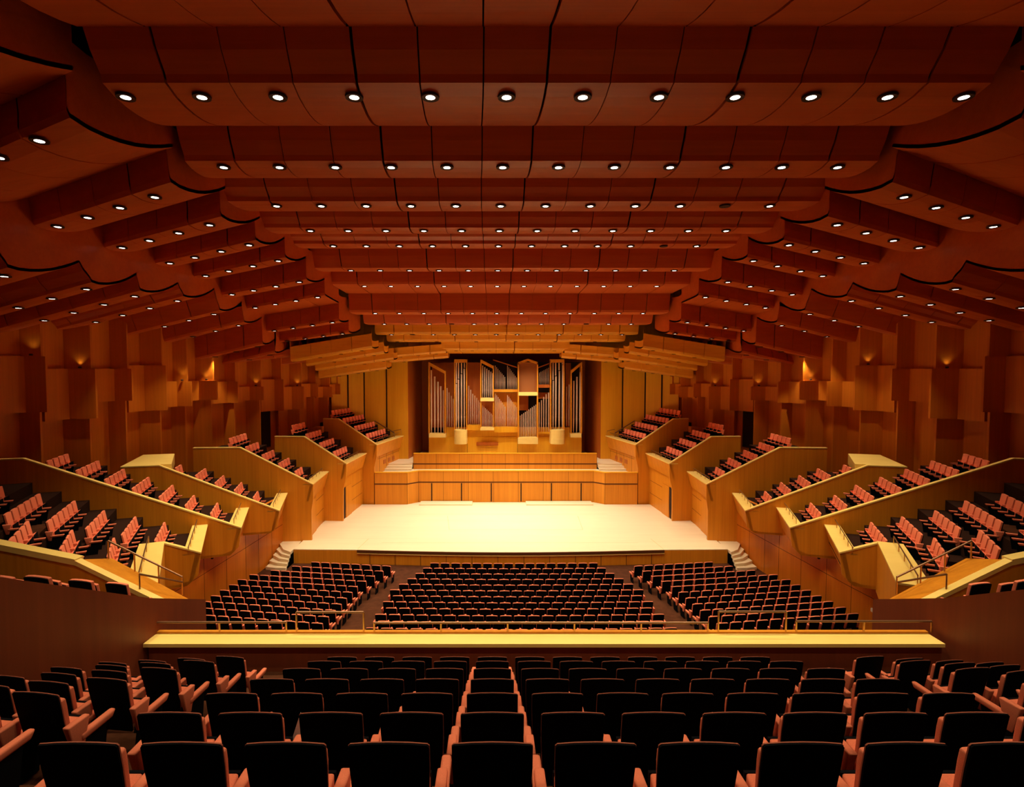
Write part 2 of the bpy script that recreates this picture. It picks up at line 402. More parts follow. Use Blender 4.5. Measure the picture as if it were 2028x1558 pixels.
# ================================================================ ORGAN
def org(ox,oy,d=51.0): return at(820+ox/5.633,690+oy/5.633,d)
OG=empty('pipe_organ',(0,51,3.85),'large pipe organ with stepped wooden case and tin pipes above the stage','pipe organ')
OO=Vector((0,51,3.85))
def opoly(pts,d0,th,name,mat,parent=None,bev=0):
    b=MB(); q=[org(x,y,d0)-OO for x,y in pts]; b.extr(q,(0,th,0)); return b.build(name,mat,parent or OG)
def orect(x0,x1,y0,y1,d0,th,name,mat,parent=None): return opoly([(x0,y1),(x1,y1),(x1,y0),(x0,y0)],d0,th,name,mat,parent)
orect(165,1870,985,1200,51.25,.3,'base_panel','pale')
orect(350,1750,878,990,51.3,.25,'base_panel','pale')
for x in (595,1155): orect(x-2,x+2,1060,1200,51.24,.02,'panel_joint','groove')
c=orect(696,940,1047,1082,51.0,.25,'console_lintel','organ')
c=orect(720,916,1084,1165,51.18,.08,'console_shutter','pale')
for y in (1108,1132): orect(722,914,y,y+2,51.17,.02,'shutter_line','organ',None)
for x0,x1,y0,y1 in ((200,445,155,880),(590,742,155,860),(745,888,588,880),(1172,1275,525,690),(1690,1750,160,870)):
    orect(x0,x1,y0,y1,51.9,.1,'back_panel','organ')
orect(893,1155,490,880,51.7,.1,'back_panel','box'); orect(1390,1520,490,560,51.9,.1,'back_panel','organ')
orect(165,1872,150,1000,52.5,.1,'back_board','dark')
pipes=[]
def pipe(x,top,mouth,foot,r,d,bands=()):
    p0=org(x,foot,d)-OO; zt=org(x,top,d).z-OO.z; zm=org(x,mouth,d).z-OO.z; zf=p0.z
    b=MB(); b.lathe((p0.x,p0.y,0),[(r*.3,zf),(r,zm-.12),(r,zm-.02),(r*1.12,zm),(r*1.12,zm+.05),(r,zm+.06),(r,zt)],10)
    return b.build('organ_pipe','pipe',OG,smooth=False)
def frame(x0,x1,tl,tr,yb,d,beam=36,post=11,depth=.9,mat='box'):
    """case frame : posts, slanting top beam ; tl,tr top y left/right"""
    opoly([(x0,yb),(x0+post,yb),(x0+post,tl+4),(x0,tl)],d,depth,'case_post',mat)
    opoly([(x1-post,yb),(x1,yb),(x1,tr),(x1-post,tr+4)],d,depth,'case_post',mat)
    opoly([(x0+post,tl+beam+4),(x1-post,tr+beam),(x1-post,tr+2),(x0+post,tl+2)],d,depth,'case_beam',mat)
# left slanting tower
frame(160,352,150,245,950,50.5); orect(165,354,950,992,50.4,1,'sill','cap')
for x,t in ((195,240),(232,312),(268,370),(300,420),(330,465)): pipe(x,t,795,950,.075,50.9)
for x,t in ((370,440),(393,490),(417,528),(438,560)): pipe(x,t,770,875,.05,51.1)
# round towers
for x0,x1,pp in ((448,590,((472,395),(497,345),(530,285),(562,225))),(1522,1678,((1550,360),(1580,310),(1618,250),(1655,185)))):
    frame(x0,x1,118,118,905,50.2,36,9,1.1)
    b=MB(); pl=[]; a=org(x0,905,50.2); c_=org(x1,905,50.2); cx=(a.x+c_.x)/2-OO.x; rw=(c_.x-a.x)/2
    for k in range(13):
        t=math.pi*k/12; pl.append((cx-rw*math.cos(t),-.8-.45*math.sin(t)))
    pl+= [(cx+rw,.3),(cx-rw,.3)]
    b.prism(pl,org(0,1065,50).z-OO.z,a.z-OO.z); b.build('tower_base','cap',OG)
    for x,t in pp:
        pipe(x,t,768,905,.072,50.5); pq=org(x,t-8,50.5)-OO
        bb=MB(); bb.tube((pq.x,pq.y,pq.z),(pq.x,pq.y,org(x,158,50.5).z-OO.z),.065,n=10); bb.build('pipe_extension','pipe',OG)
for k,(x,t) in enumerate(zip((610,633,655,678,700,720,735),(415,460,505,525,550,575,600))): pipe(x,t,740+k*3,852,.045,51.1)
orect(590,742,852,912,50.9,.6,'sill','pale')
frame(740,890,120,188,550,50.3); frame(740,890,580,580,880,50.3,6)
orect(740,892,552,587,50.2,1,'sill','cap'); orect(740,892,880,912,50.2,1,'sill','cap')
for k,x in enumerate((767,790,812,835,857,876)): pipe(x,190+17*k,467,552,.045,50.6)
for k in range(8): pipe(765+16*k,635+15*k,812,880,.03,50.6)
opoly([(880,132),(1158,220),(1158,208),(880,120)],50.9,.3,'case_beam','organ')
for k in range(8): pipe(905+15.5*k,190+18*k,373+k,456,.03,51); pipe(1042+14.5*k,190+19*k,372+k,456,.03,51)
orect(893,1160,456,486,50.8,.7,'sill','box'); orect(893,1160,876,935,50.8,.7,'sill','pale')
for k in range(8): pipe(907+15.5*k,500+21*k,768+2*k,876,.032,51); pipe(1042+14.5*k,520+19*k,766+2*k,876,.032,51)
# peaked tower
frame(1158,1385,155,155,1000,50.2,4,13)
opoly([(1158,180),(1272,140),(1385,180),(1385,155),(1272,113),(1158,155)],50.2,1,'case_beam','box')
orect(1172,1372,150,487,50.7,.08,'grille','grille')
orect(1166,1380,487,525,50.15,1,'sill','cap'); orect(1160,1383,993,1065,50.1,1,'tower_base','cap')
for k in range(10): pipe(1183+19.4*k,748-13.5*k,897-k,993,.042,50.6)
for k in range(8): pipe(1398+17*k,268-9*k,346-k,402,.03,51)
orect(1388,1522,402,437,50.9,.6,'sill','organ'); orect(1388,1522,932,950,50.9,.6,'sill','pale')
opoly([(1385,220),(1522,168),(1522,156),(1385,208)],50.9,.3,'case_beam','organ')
for x,t in ((1395,600),(1420,575),(1445,540),(1472,510),(1500,490)): pipe(x,t,835,932,.05,51)
for x,t in ((1700,425),(1727,400)): pipe(x,t,755,870,.05,51.1)
frame(1748,1875,235,150,948,50.5); orect(1746,1868,950,992,50.4,1,'sill','cap')
for x,t in ((1778,360),(1813,315),(1850,260)): pipe(x,t,790,948,.075,50.9)
# ================================================================ SEATS : collected then placed
SEATS=[]     # (x,y,z,rz,label,group,left_arm_too)
# ================================================================ SIDE BOXES
def tube_rail(name,label,pts,posts,r=.028,group='metal handrails',origin=None):
    o0=Vector(origin or pts[0]); t=empty(name,o0,label,'handrail',group)
    b=MB()
    for a,c in zip(pts[:-1],pts[1:]): b.tube(Vector(a)-o0,Vector(c)-o0,r)
    b.build('rail','rail',t)
    for a,c in posts:
        b=MB(); b.tube(Vector(a)-o0,Vector(c)-o0,r*.8); b.build('post','metal',t)
    return t
#   key: P0(x,y), theta, length L, z0, um, zm, ue, zb(bottom), rows, cols, u0, pitch, v0
BX=[('A',(-10.3,44),-11,6.5,5.97,3.3,7.99,4.6,ZST,4,(7,7,7,8),.76,1.0,.7,'nearest the organ','uppermost'),
    ('B',(-11.45,39.1),-4,4.9,5.3,3.05,7.2,5.2,ZST,4,(5,5,5,4),.72,1.0,.6,'second from the organ','second'),
    ('C',(-12.4,34.7),4,4.4,4.75,4.44,7.12,7.25,.3,5,(3,4,4,4,5),.85,1.0,.6,'at the stage front corner','third'),
    ('D',(-12.8,30.2),15,4.5,4.23,5.84,7.0,7.6,3.0,5,(3,4,4,4,2),1.0,.95,.6,'hanging just before the stage','fourth'),
    ('E',(-13.0,26.0),19,4.6,4.5,8.35,8.23,10.2,3.2,7,(4,4,5,5,5,5,4),.95,1.05,.5,'hanging over the stalls wall','fifth'),
    ('F',(-12.6,21.6),24,4.8,4.78,1.26,5.32,1.3,3.5,7,(5,5,5,6,6,6,6),1.2,1.0,.45,'large terrace nearest the balcony','sixth')]
def side_boxes(m):
    side='left' if m<0 else 'right'
    for (key,P0,th,L,z0,um,zm,ue,zb,rows,cols,u0,pit,v0,desc,nth) in BX:
        a=R(th); U=Vector((-math.cos(a),-math.sin(a),0)); V=Vector((-math.sin(a),math.cos(a),0))
        if m>0: U.x*=-1; V.x*=-1
        ox=m*-P0[0]; ox=m*abs(P0[0]); O=Vector((ox,P0[1],z0-4))
        def P(u,v,z): return U*u+V*v+Vector((0,0,z-O.z))
        t=empty('seating_box',O,'wooden %s seating box with sloping pale cap, %s'%(side,desc),'theatre box','side seating boxes')
        slope=(zm-z0)/um
        hang=key in 'DEF'
        zbo=zb; fl=.28
        # near side panel
        zmid=z0-1.1
        zfar=zb if not hang else zb-.02*ue
        b=MB(); pts=[P(0,0,z0-.06),P(um,0,zm-.06),P(ue,0,zm-.06)]
        if hang: pts+=[P(ue,0,zfar),P(.5,0,zb),P(.1,0,zmid+.2)]
        else: pts+=[P(ue,0,zb),P(fl,0,zb),P(fl*.9,0,z0-1.9),P(.03,0,z0-1.0)] if key!='C' else [P(ue,0,zb),P(.12,0,zb),P(.12,0,z0-1.7),P(.0,0,z0-1.0)]
        b.extr(pts,V*.16); b.build('side_panel','box',t)
        if not hang and key!='A':
            pass
        # cap along slope + landing
        b=MB(); cw=.2
        b.hexa([P(0,-.02,z0-.06),P(um,-.02,zm-.06),P(um,cw,zm-.06),P(0,cw,z0-.06),P(0,-.02,z0),P(um,-.02,zm),P(um,cw,zm),P(0,cw,z0)])
        if ue>um+.2: b.hexa([P(um,-.02,zm-.06),P(ue,-.02,zm-.06),P(ue,cw,zm-.06),P(um,cw,zm-.06),P(um,-.02,zm),P(ue,-.02,zm),P(ue,cw,zm),P(um,cw,zm)])
        b.build('side_cap','cap',t)
        # front
        b=MB()
        b.hexa([P(fl,.0,z0-1.1),P(fl+.14,.0,z0-1.1),P(fl+.14,L,z0-1.1),P(fl,L,z0-1.1),P(0.01,.0,z0-.06),P(.2,.0,z0-.06),P(.2,L,z0-.06),P(0.01,L,z0-.06)])
        b.build('front_panel','box',t)
        b=MB(); b.hexa([P(-.02,0,z0-.06),P(.62,0,z0-.06),P(.62,L,z0-.06),P(-.02,L,z0-.06),P(-.02,0,z0+.002),P(.62,0,z0+.002),P(.62,L,z0+.002),P(-.02,L,z0+.002)])
        b.build('front_cap','cap',t)
        if hang:
            b=MB(); b.hexa([P(.5,0,zb),P(.9,0,zb),P(.9,L,zb),P(.5,L,zb),P(fl,0,z0-1.1),P(fl+.3,0,z0-1.1),P(fl+.3,L,z0-1.1),P(fl,L,z0-1.1)]); b.build('lower_front_panel','box',t)
            uw=ue if key!='F' else 9
            b=MB(); b.hexa([P(.5,0,zb),P(uw,0,zb),P(uw,L,zb),P(.5,L,zb),P(.5,0,zb+.1),P(uw,0,zb+.1),P(uw,L,zb+.1),P(.5,L,zb+.1)]); b.build('underside_panel','box',t)
        else:
            zb2=zb
            b=MB(); f2=fl+.12
            b.hexa([P(f2,.1,zb2),P(f2+.2,.1,zb2),P(f2+.2,L+.6,zb2),P(f2,L+.6,zb2),P(f2,.1,z0-1.05),P(f2+.2,.1,z0-1.05),P(f2+.2,L+.6,z0-1.05),P(f2,L+.6,z0-1.05)])
            b.build('lower_wall','box',t)
            b=MB()
            for vv in ([1.5,3.0,4.5] if key=='A' else []): b.hexa([P(f2-.01,vv,3.4),P(f2,vv,3.4),P(f2,vv+.02,3.4),P(f2-.01,vv+.02,3.4),P(f2-.01,vv,z0-1.1),P(f2,vv,z0-1.1),P(f2,vv+.02,z0-1.1),P(f2-.01,vv+.02,z0-1.1)])
            for zz in ((2.1,3.1) if key in'BC' else (4.6,)): b.hexa([P(f2-.01,1.1,zz),P(f2,1.1,zz),P(f2,L,zz),P(f2-.01,L,zz),P(f2-.01,1.1,zz+.02),P(f2,1.1,zz+.02),P(f2,L,zz+.02),P(f2-.01,L,zz+.02)])
            b.build('wall_joint','groove',t)
            if key in 'BC':
                b=MB(); b.hexa([P(f2-.015,.55,ZST+.04),P(f2-.01,.55,ZST+.04),P(f2-.01,.8,ZST+.04),P(f2-.015,.8,ZST+.04),P(f2-.015,.35,ZST+2.3),P(f2-.01,.35,ZST+2.3),P(f2-.01,1.05,ZST+2.3),P(f2-.015,1.05,ZST+2.3)])
                b.build('door_opening','dark',t)
                b=MB(); 
                b.hexa([P(f2-.05,.9,ZST+.04),P(f2-.012,.9,ZST+.04),P(f2-.012,2.2,ZST+.04),P(f2-.05,2.2,ZST+.04),P(f2-.05,.9,ZST+2.3),P(f2-.012,.9,ZST+2.3),P(f2-.012,2.2,ZST+2.3),P(f2-.05,2.2,ZST+2.3)])
                b.build('door_leaf','box',t)
            if key=='A':
                for vv in (2.3,3.3,4.3):
                    b=MB(); b.hexa([P(f2-.02,vv,4.0),P(f2,vv,4.0),P(f2,vv+.55,4.0),P(f2-.02,vv+.55,4.0),P(f2-.02,vv,4.35),P(f2,vv,4.35),P(f2,vv+.55,4.35),P(f2-.02,vv+.55,4.35)]); b.build('vent_grille','organ',t)
        # stepped floor
        b=MB(); fz=[]
        for i in range(rows):
            uc=u0+pit*i; z=z0-.40+slope*(uc-u0+.35)*(1 if key!='F' else 1.0)
            if key=='F': z=z0-.35+.46*i
            fz.append(z)
            ua=uc-.62 if i else .2; ub=uc-.62+pit if i<rows-1 else max(ue,uc+1.2)
            va=.16 if key!='F' or i==0 else -.5*i-.6
            b.hexa([P(ua,va,z-.5),P(ub,va,z-.5),P(ub,L,z-.5),P(ua,L,z-.5),P(ua,va,z),P(ub,va,z),P(ub,L,z),P(ua,L,z)])
        b.build('stepped_floor','boxfloor',t)
        # ledge behind D and E
        if key=='D':
            b=MB(); b.hexa([P(5.3,.2,zm-.5),P(7.6,.2,zm-.5),P(7.6,3.4,zm-.5),P(6.0,3.4,zm-.5),P(5.3,.2,zm+.0),P(7.6,.2,zm+.0),P(7.6,3.4,zm+.1),P(6.0,3.4,zm+.1)]); b.build('end_ledge','cap',t)
        # seats
        face=math.atan2(-U.y,-U.x)-math.pi/2
        for i in range(rows):
            uc=u0+pit*i; nc=cols[i]
            vs0=v0 if key!='F' else v0-.42*i
            for k in range(nc):
                p=O+P(uc+.12,vs0+.59*k,fz[i])
                if key=='A': lab='coral seat in %s box beside the organ, %s row up, %s from near end'%(side,ORD[i],ORD[k])
                elif key=='F': lab='coral seat on big %s terrace, %s row up, %s from aisle end'%(side,ORD[i],ORD[k])
                else: lab='coral seat in %s %s box from the organ, %s row up, %s from near wall'%(side,nth,ORD[i],ORD[k])
                SEATS.append((p.x,p.y,p.z,face,lab,'tip-up auditorium seats',k==0))
        # rail
        zr=z0+.26
        if key!='F':
            tube_rail('handrail','thin brass handrail on the front ledge of the %s box %s'%(side,desc),
                [O+P(.38,L*.15,zr),O+P(.38,L*.95,zr)],[(O+P(.38,L*q,z0),O+P(.38,L*q,zr)) for q in (.15,.35,.55,.75,.95)],.02)
        else:
            tube_rail('handrail','brass handrail on the front ledge of the %s terrace %s'%(side,'nearest the balcony'),
                [O+P(.42,-.1,zr),O+P(.42,L*.95,zr)],[(O+P(.42,L*q,z0),O+P(.42,L*q,zr)) for q in (0,.2,.4,.6,.8,.95)],.02)
side_boxes(-1); side_boxes(1)
# ---- terrace section nearest the balcony (G) and the one beside it (H)
for m in (-1,1):
    side='left' if m<0 else 'right'
    t=empty('terrace_parapet',(m*13.7,21.1,3.4),'wide pale-capped %s parapet running from the side terrace towards the balcony stairs'%side,'parapet','inner terrace parapets')
    O=Vector((m*13.7,21.1,3.4))
    def Q(x,y,z): return Vector((m*x,y,z))-O
    b=MB(); b.hexa([Q(13.75,21.15,3.4),Q(11.5,17.0,3.4),Q(12.3,16.6,3.4),Q(14.5,20.8,3.4),Q(13.75,21.15,5.3),Q(11.5,17.0,5.3),Q(12.3,16.6,5.3),Q(14.5,20.8,5.3)]); b.build('parapet_wall','box',t)
    b=MB(); b.hexa([Q(13.75,21.15,5.3),Q(11.48,17.0,5.3),Q(12.3,16.6,5.3),Q(14.5,20.8,5.3),Q(13.75,21.15,5.36),Q(11.48,17.0,5.36),Q(12.3,16.6,5.36),Q(14.5,20.8,5.36)]); b.build('parapet_cap','cap',t)
    tube_rail('handrail','brass handrail standing on the wide %s parapet beside the terrace aisle'%side,
        [(m*14.2,20.9,5.62),(m*12.05,16.9,5.62)],[((m*(14.2-2.15*q),20.9-4*q,5.36),(m*(14.2-2.15*q),20.9-4*q,5.62)) for q in (0,.25,.5,.75,1)],.022)
    # floor G stepping down towards the parapet
    b=MB()
    for k,(ya,yb,z) in enumerate(((19.3,22,4.9),(17.9,20.2,5.2),(16.2,18.6,5.75),(14.6,17.0,6.3),(12.6,15.6,6.9))):
        pass
    for k,(off,z) in enumerate(((0,4.85),(1.0,5.2),(1.95,5.8),(2.9,6.4),(3.85,6.9),(4.8,7.4))):
        # strips parallel to the parapet, going outwards
        nx,ny=(-.88,-.475)
        p=[(-14.4,21.0),(-12.2,16.8),(-11.6,15.6)]
        x0,y0=-14.6+nx*off,21.3+ny*off; x1,y1=-11.9+nx*off,16.0+ny*off
        x2,y2=x1+nx*1.0,y1+ny*1.0; x3,y3=x0+nx*1.0,y0+ny*1.0
        b.hexa([(-m*x0,y0,z-2.0),(-m*x1,y1,z-2.0),(-m*x2,y2,z-2.0),(-m*x3,y3,z-2.0),(-m*x0,y0,z),(-m*x1,y1,z),(-m*x2,y2,z),(-m*x3,y3,z)])
    struct('floor',b,'carpet')
    for gi,((xn,yn),(xf,yf),z,n) in enumerate((((-13.0,17.4),(-13.9,18.95),5.2,4),((-13.6,16.3),(-14.5,17.85),5.8,4),((-14.1,15.2),(-15.0,16.75),6.4,4))):
        ang=math.atan2(yf-yn,(xf-xn)); fx,fy=math.sin(ang),-math.cos(ang)
        if m>0: fx=-fx
        face=math.atan2(fy,fx)-math.pi/2
        # facing the centre line
        if (fx>0)!=(m<0): face+=math.pi
        for k in range(n):
            x=xn+(xf-xn)*k/3.; y=yn+(yf-yn)*k/3.
            SEATS.append((-m*x if m>0 else x,y,z,face,'coral seat near %s terrace stairs, %s short row up, %s from stairs'%(side,ORD[gi],ORD[k]),'tip-up auditorium seats',k==0))
    # parapet H (sloping plank parapet) between balcony and terrace
    t=empty('stair_parapet',(m*8.8,12,6.2),'sloping %s parapet with wide plank top beyond the balcony side wall'%side,'parapet','sloping plank parapets'); O2=Vector((m*8.8,12,6.2))
    def H(x,y,z): return Vector((m*x,y,z))-O2
    zz=lambda x: 7.0+ (x-8.3)*.5
    X0,X1,X2=7.75,10.06,14.5; z2=zz(10.06)+.9
    b=MB(); b.hexa([H(X0,11.93,zz(X0)-.2),H(X1,11.93,zz(X1)-.2),H(X1,12.9,zz(X1)-.5),H(X0+.2,12.9,zz(X0)-.5),H(X0,11.93,zz(X0)-.03),H(X1,11.93,zz(X1)-.03),H(X1,12.9,zz(X1)-.34),H(X0+.2,12.9,zz(X0)-.34)]); b.build('plank_top','box',t)
    b=MB(); b.hexa([H(X0,11.75,zz(X0)-.1),H(X1,11.75,zz(X1)-.1),H(X1,11.93,zz(X1)-.1),H(X0,11.93,zz(X0)-.1),H(X0,11.75,zz(X0)),H(X1,11.75,zz(X1)),H(X1,11.93,zz(X1)),H(X0,11.93,zz(X0))]); b.build('edge_cap','cap',t)
    b=MB(); b.hexa([H(X1,11.75,zz(X1)-.1),H(X2,11.75,z2-.1),H(X2,12.0,z2-.1),H(X1,12.0,zz(X1)-.1),H(X1,11.75,zz(X1)+.03),H(X2,11.75,z2+.03),H(X2,12.0,z2+.03),H(X1,12.0,zz(X1)+.03)]); b.build('edge_cap','cap',t)
    b=MB(); b.hexa([H(X0,11.78,3.4),H(X1,11.78,3.4),H(X1,12.8,3.4),H(X0+.2,12.8,3.4),H(X0,11.78,zz(X0)-.1),H(X1,11.78,zz(X1)-.1),H(X1,12.8,zz(X1)-.5),H(X0+.2,12.8,zz(X0)-.5)]); b.build('parapet_wall','box',t)
    b=MB(); b.hexa([H(X1,11.78,3.4),H(X2,11.78,3.4),H(X2,11.98,3.4),H(X1,11.98,3.4),H(X1,11.78,zz(X1)-.1),H(X2,11.78,z2-.1),H(X2,11.98,z2-.1),H(X1,11.98,zz(X1)-.1)]); b.build('parapet_wall','box',t)
    zr_=lambda x: zz(x)-.25
    tube_rail('handrail','sloping brass handrail along the %s plank parapet, longer of the two there'%side,
        [(m*10.0,12.7,zr_(10.0)+.42),(m*8.3,12.7,zr_(8.3)+.42)],[((m*x,12.7,zr_(x)),(m*x,12.7,zr_(x)+.42)) for x in (10.0,9.4,8.85,8.3)],.022)
    tube_rail('handrail','short brass handrail at the lower end of the %s plank parapet'%side,
        [(m*8.25,12.6,zr_(8.25)+.36),(m*8.75,11.85,zz(8.75)+.33)],[((m*8.75,11.85,zz(8.75)),(m*8.75,11.85,zz(8.75)+.33))],.022)
    # floor H with seats beyond the balcony side wall
    b=MB()
    for k in range(4):
        y1=11.7-.93*k; z=6.85+.42*k; b.box(*sorted((m*8.05,m*14.5)),y1-.93,y1,z-.4,z)
    struct('floor',b,'carpet')
    for k in range(4):
        for i in range(4):
            x=8.4+.585*i; y=10.95-.93*k
            SEATS.append((m*x,y,6.85+.42*k,m*R(12),'seat beyond the %s balcony wall, %s row back, %s from that wall'%(side,ORD[k],ORD[i]),'tip-up auditorium seats',i==0))
# ================================================================ SIDE WALLS
WPL=[(-30,6),(-27.5,14),(-25.3,22),(-22.8,30),(-20.8,38),(-17.4,43.5),(-14.8,48.2)]
def wpos(s):
    acc=0
    for (xa,ya),(xb,yb) in zip(WPL[:-1],WPL[1:]):
        l=math.hypot(xb-xa,yb-ya)
        if s<=acc+l or (xb,yb)==WPL[-1]:
            u=(s-acc)/l; d=Vector((xb-xa,yb-ya))/l; return Vector((xa+(xb-xa)*u,ya+(yb-ya)*u)),Vector((d.y,-d.x))
        acc+=l
TOT=sum(math.hypot(b_[0]-a_[0],b_[1]-a_[1]) for a_,b_ in zip(WPL[:-1],WPL[1:]))
NC=21; ZM=[10.2,10.0,9.7,10.1,9.8,10.3,9.7,10.1,9.9,9.4,10.2,9.5,9.6,9.9,9.6,9.7,8.8,8.8,9.7,9.6,9.8]; ZT=[12.4,12.5,12.9,12.3,12.8,12.4,12.9,12.3,12.6,12.0,12.0,12.2,11.2,11.2,11.1,10.7,11.2,10.6,10.8,10.5,10.7]
for m in (-1,1):
    name='wall_left' if m<0 else 'wall_right'
    SP=[TOT*(1-(1-c/NC)**1.22) for c in range(NC+1)]
    for c in range(NC):
        s0=SP[c]; s1=SP[c+1]; sr=s0+(s1-s0)*(.60 if c%2 else .72); dd=(s1-s0)/2.4; se=s0+(s1-s0)*.90
        b=MB()
        for tier,(off,za,zb_) in enumerate(((0,0,ZM[c]+.6),(.5,ZM[c],ZT[c]),(.22,ZT[c]-.0,20.5))):
            extra=.75*dd if c%2 else .55*dd
            if c in(16,) and tier==0: continue
            a,na=wpos(s0+.02); r_,nr=wpos(sr); e,ne=wpos(se)
            g,ng=wpos(s1+.05); pl=[a+na*off,r_+nr*(off-.25*dd),e+ne*(off+extra),e+ne*(off+extra)+(g-e)*.35,g-ng*1.2,a-na*1.2]
            pl=[(-m*p.x if m>0 else p.x,p.y) for p in pl]
            b.prism(pl,za,zb_)
        if c==16:
            a,na=wpos(s0); e,ne=wpos(s1); pl=[a-na*.3,e-ne*.3,e-ne*.8,a-na*.8]; b.prism([(-m*p.x if m>0 else p.x,p.y) for p in pl],0,10)
        struct(name,b,'wall')
        if c==16:
            b=MB(); a,na=wpos(s0); r_,_n=wpos(sr)
            pl=[a-na*.25,r_-na*.25,r_-na*.3,a-na*.3]; b.prism([(-m*p.x if m>0 else p.x,p.y) for p in pl],6.0,8.8); o=b.build('door_1' if m<0 else 'door_2','dark'); o['kind']='structure'
# wall uplights standing on ledges
for m,lst in ((-1,(8,9,12,13,15,17)),(1,(9,11,13,15,17))):
    for c in lst:
        s0=SP[c]*.25+SP[c+1]*.75; p,nn=wpos(s0); p=p+nn*.62; x=p.x*(-m if m>0 else 1); z=ZT[c]+.03
        t=empty('wall_uplight',(x,p.y,z),'small uplight on a %s wall ledge, %s column from the organ, casting a warm glow'%('left' if m<0 else 'right',ORD[NC-1-c]),'uplight','wall uplights')
        b=MB(); b.lathe((0,0,0),[(.07,0),(.08,.06),(.06,.09)],10); b.build('lamp_body','ring',t)
        if c==NC-1: pass
        spot('lamp_light',(x,p.y,z+.12),8,100,.8,(math.pi,0,0))
# stalls side wall under the hanging boxes
for m in (-1,1):
    b=MB(); pl=[(-16.2,14),(-15.5,20),(-15.0,24.5),(-14.6,30),(-14.3,34.75)]
    g=MB()
    for (xa,ya),(xb,yb) in zip(pl[:-1],pl[1:]):
        f=lambda x:(-m*x if m>0 else x)
        b.hexa([(f(xa),ya,0),(f(xb),yb,0),(f(xb-.2),yb,0),(f(xa-.2),ya,0),(f(xa),ya,4.0),(f(xb),yb,4.0),(f(xb-.2),yb,4.0),(f(xa-.2),ya,4.0)])
        g.hexa([(f(xa+.006),ya,2.2),(f(xb+.006),yb,2.2),(f(xb),yb,2.2),(f(xa),ya,2.2),(f(xa+.006),ya,2.225),(f(xb+.006),yb,2.225),(f(xb),yb,2.225),(f(xa),ya,2.225)])
        for q in (.3,.65,1):
            x=xa+(xb-xa)*q;y=ya+(yb-ya)*q; g.box(*sorted((f(x+.006),f(x-.01))),y-.012,y+.012,.3,3.9)
    struct('wall_left' if m<0 else 'wall_right',b,'wall'); struct('trim_3',g,'groove')
    for k,(y,x) in enumerate(((30.0,-14.1),(26.0,-14.4),(22.2,-14.8))):
        x=-m*x if m>0 else x
        t=empty('under_box_downlight',(x,y,2.98),'small downlight under the hanging boxes washing the %s stalls wall, %s from the stage'%('left' if m<0 else 'right',ORD[k]),'ceiling light','under-box downlights')
        b=MB(); b.lathe((0,0,0),[(.05,0),(.06,.02),(.06,.1)],10); b.build('lamp_body','ring',t)
        spot('lamp_light',(x,y,2.9),16,95,.6)
    t=empty('wall_fitting',(m*15.13,23.2,1.72),'small white fitting on the %s stalls wall by the balcony'%('left' if m<0 else 'right'),'wall light')
    b=MB(); b.box(-.06,.06,-.12,.12,-.08,.08); b.build('cover','paper',t,bev=.02)
# ================================================================ BALCONY
YR=[3.155,4.05,5.02,5.94,6.87,7.80,8.73]; ZB=[at(975,y_,d_).z for y_,d_ in zip((1460,1403,1366,1339,1319,1305,1297),YR)]
b=MB()
for r in range(-4,7):
    if r>=0: y,z=YR[r],ZB[r]-.97
    else: y,z=YR[0]+.93*r,ZB[0]-.97-.4*r
    b.box(-8.6,8.3,y-.45,(y+.49) if r<6 else 9.98,z-.5,z)
b.box(-8.6,8.3,-6,YR[0]-.93*4-.5,ZB[0]+.2,ZB[0]+.6)
struct('floor',b,'carpet')
t=empty('balcony_parapet',(0,10.2,5.4),'long low balcony parapet with broad pale top in front of the dark seats','parapet')
b=MB(); b.box(-7.46,7.22,-.14,.2,-1.2,1.50); b.build('parapet_wall','balwall_dim',t)
b=MB(); b.box(-7.5,7.2,-.24,.26,1.50,1.565); b.build('parapet_cap','cap',t)
b=MB(); b.box(-7.5,7.2,.16,.24,1.565,1.60); b.build('parapet_edge','box',t)
for (a,c,h,lab) in ((302,567,1232,'low leftmost brass rail on the balcony parapet'),(587,720,1212,'raised brass rail on the balcony parapet facing the left stalls aisle'),(741,1402,1233,'long low brass rail along the middle of the balcony parapet'),(1423,1557,1211,'raised brass rail on the balcony parapet facing the right stalls aisle'),(1577,1845,1230,'low rightmost brass rail on the balcony parapet')):
    n=round((c-a)/132); zt=at(a,h,10.38).z; z0=6.98
    xs=[at(a+(c-a)*k/n,h,10.38).x for k in range(n+1)]
    pts=[(xs[0],10.38,zt),(xs[-1],10.38,zt)]
    tube_rail('parapet_rail',lab,pts,[((x,10.38,z0),(x,10.38,zt)) for x in xs],.022)
    if n==1: 
        pass
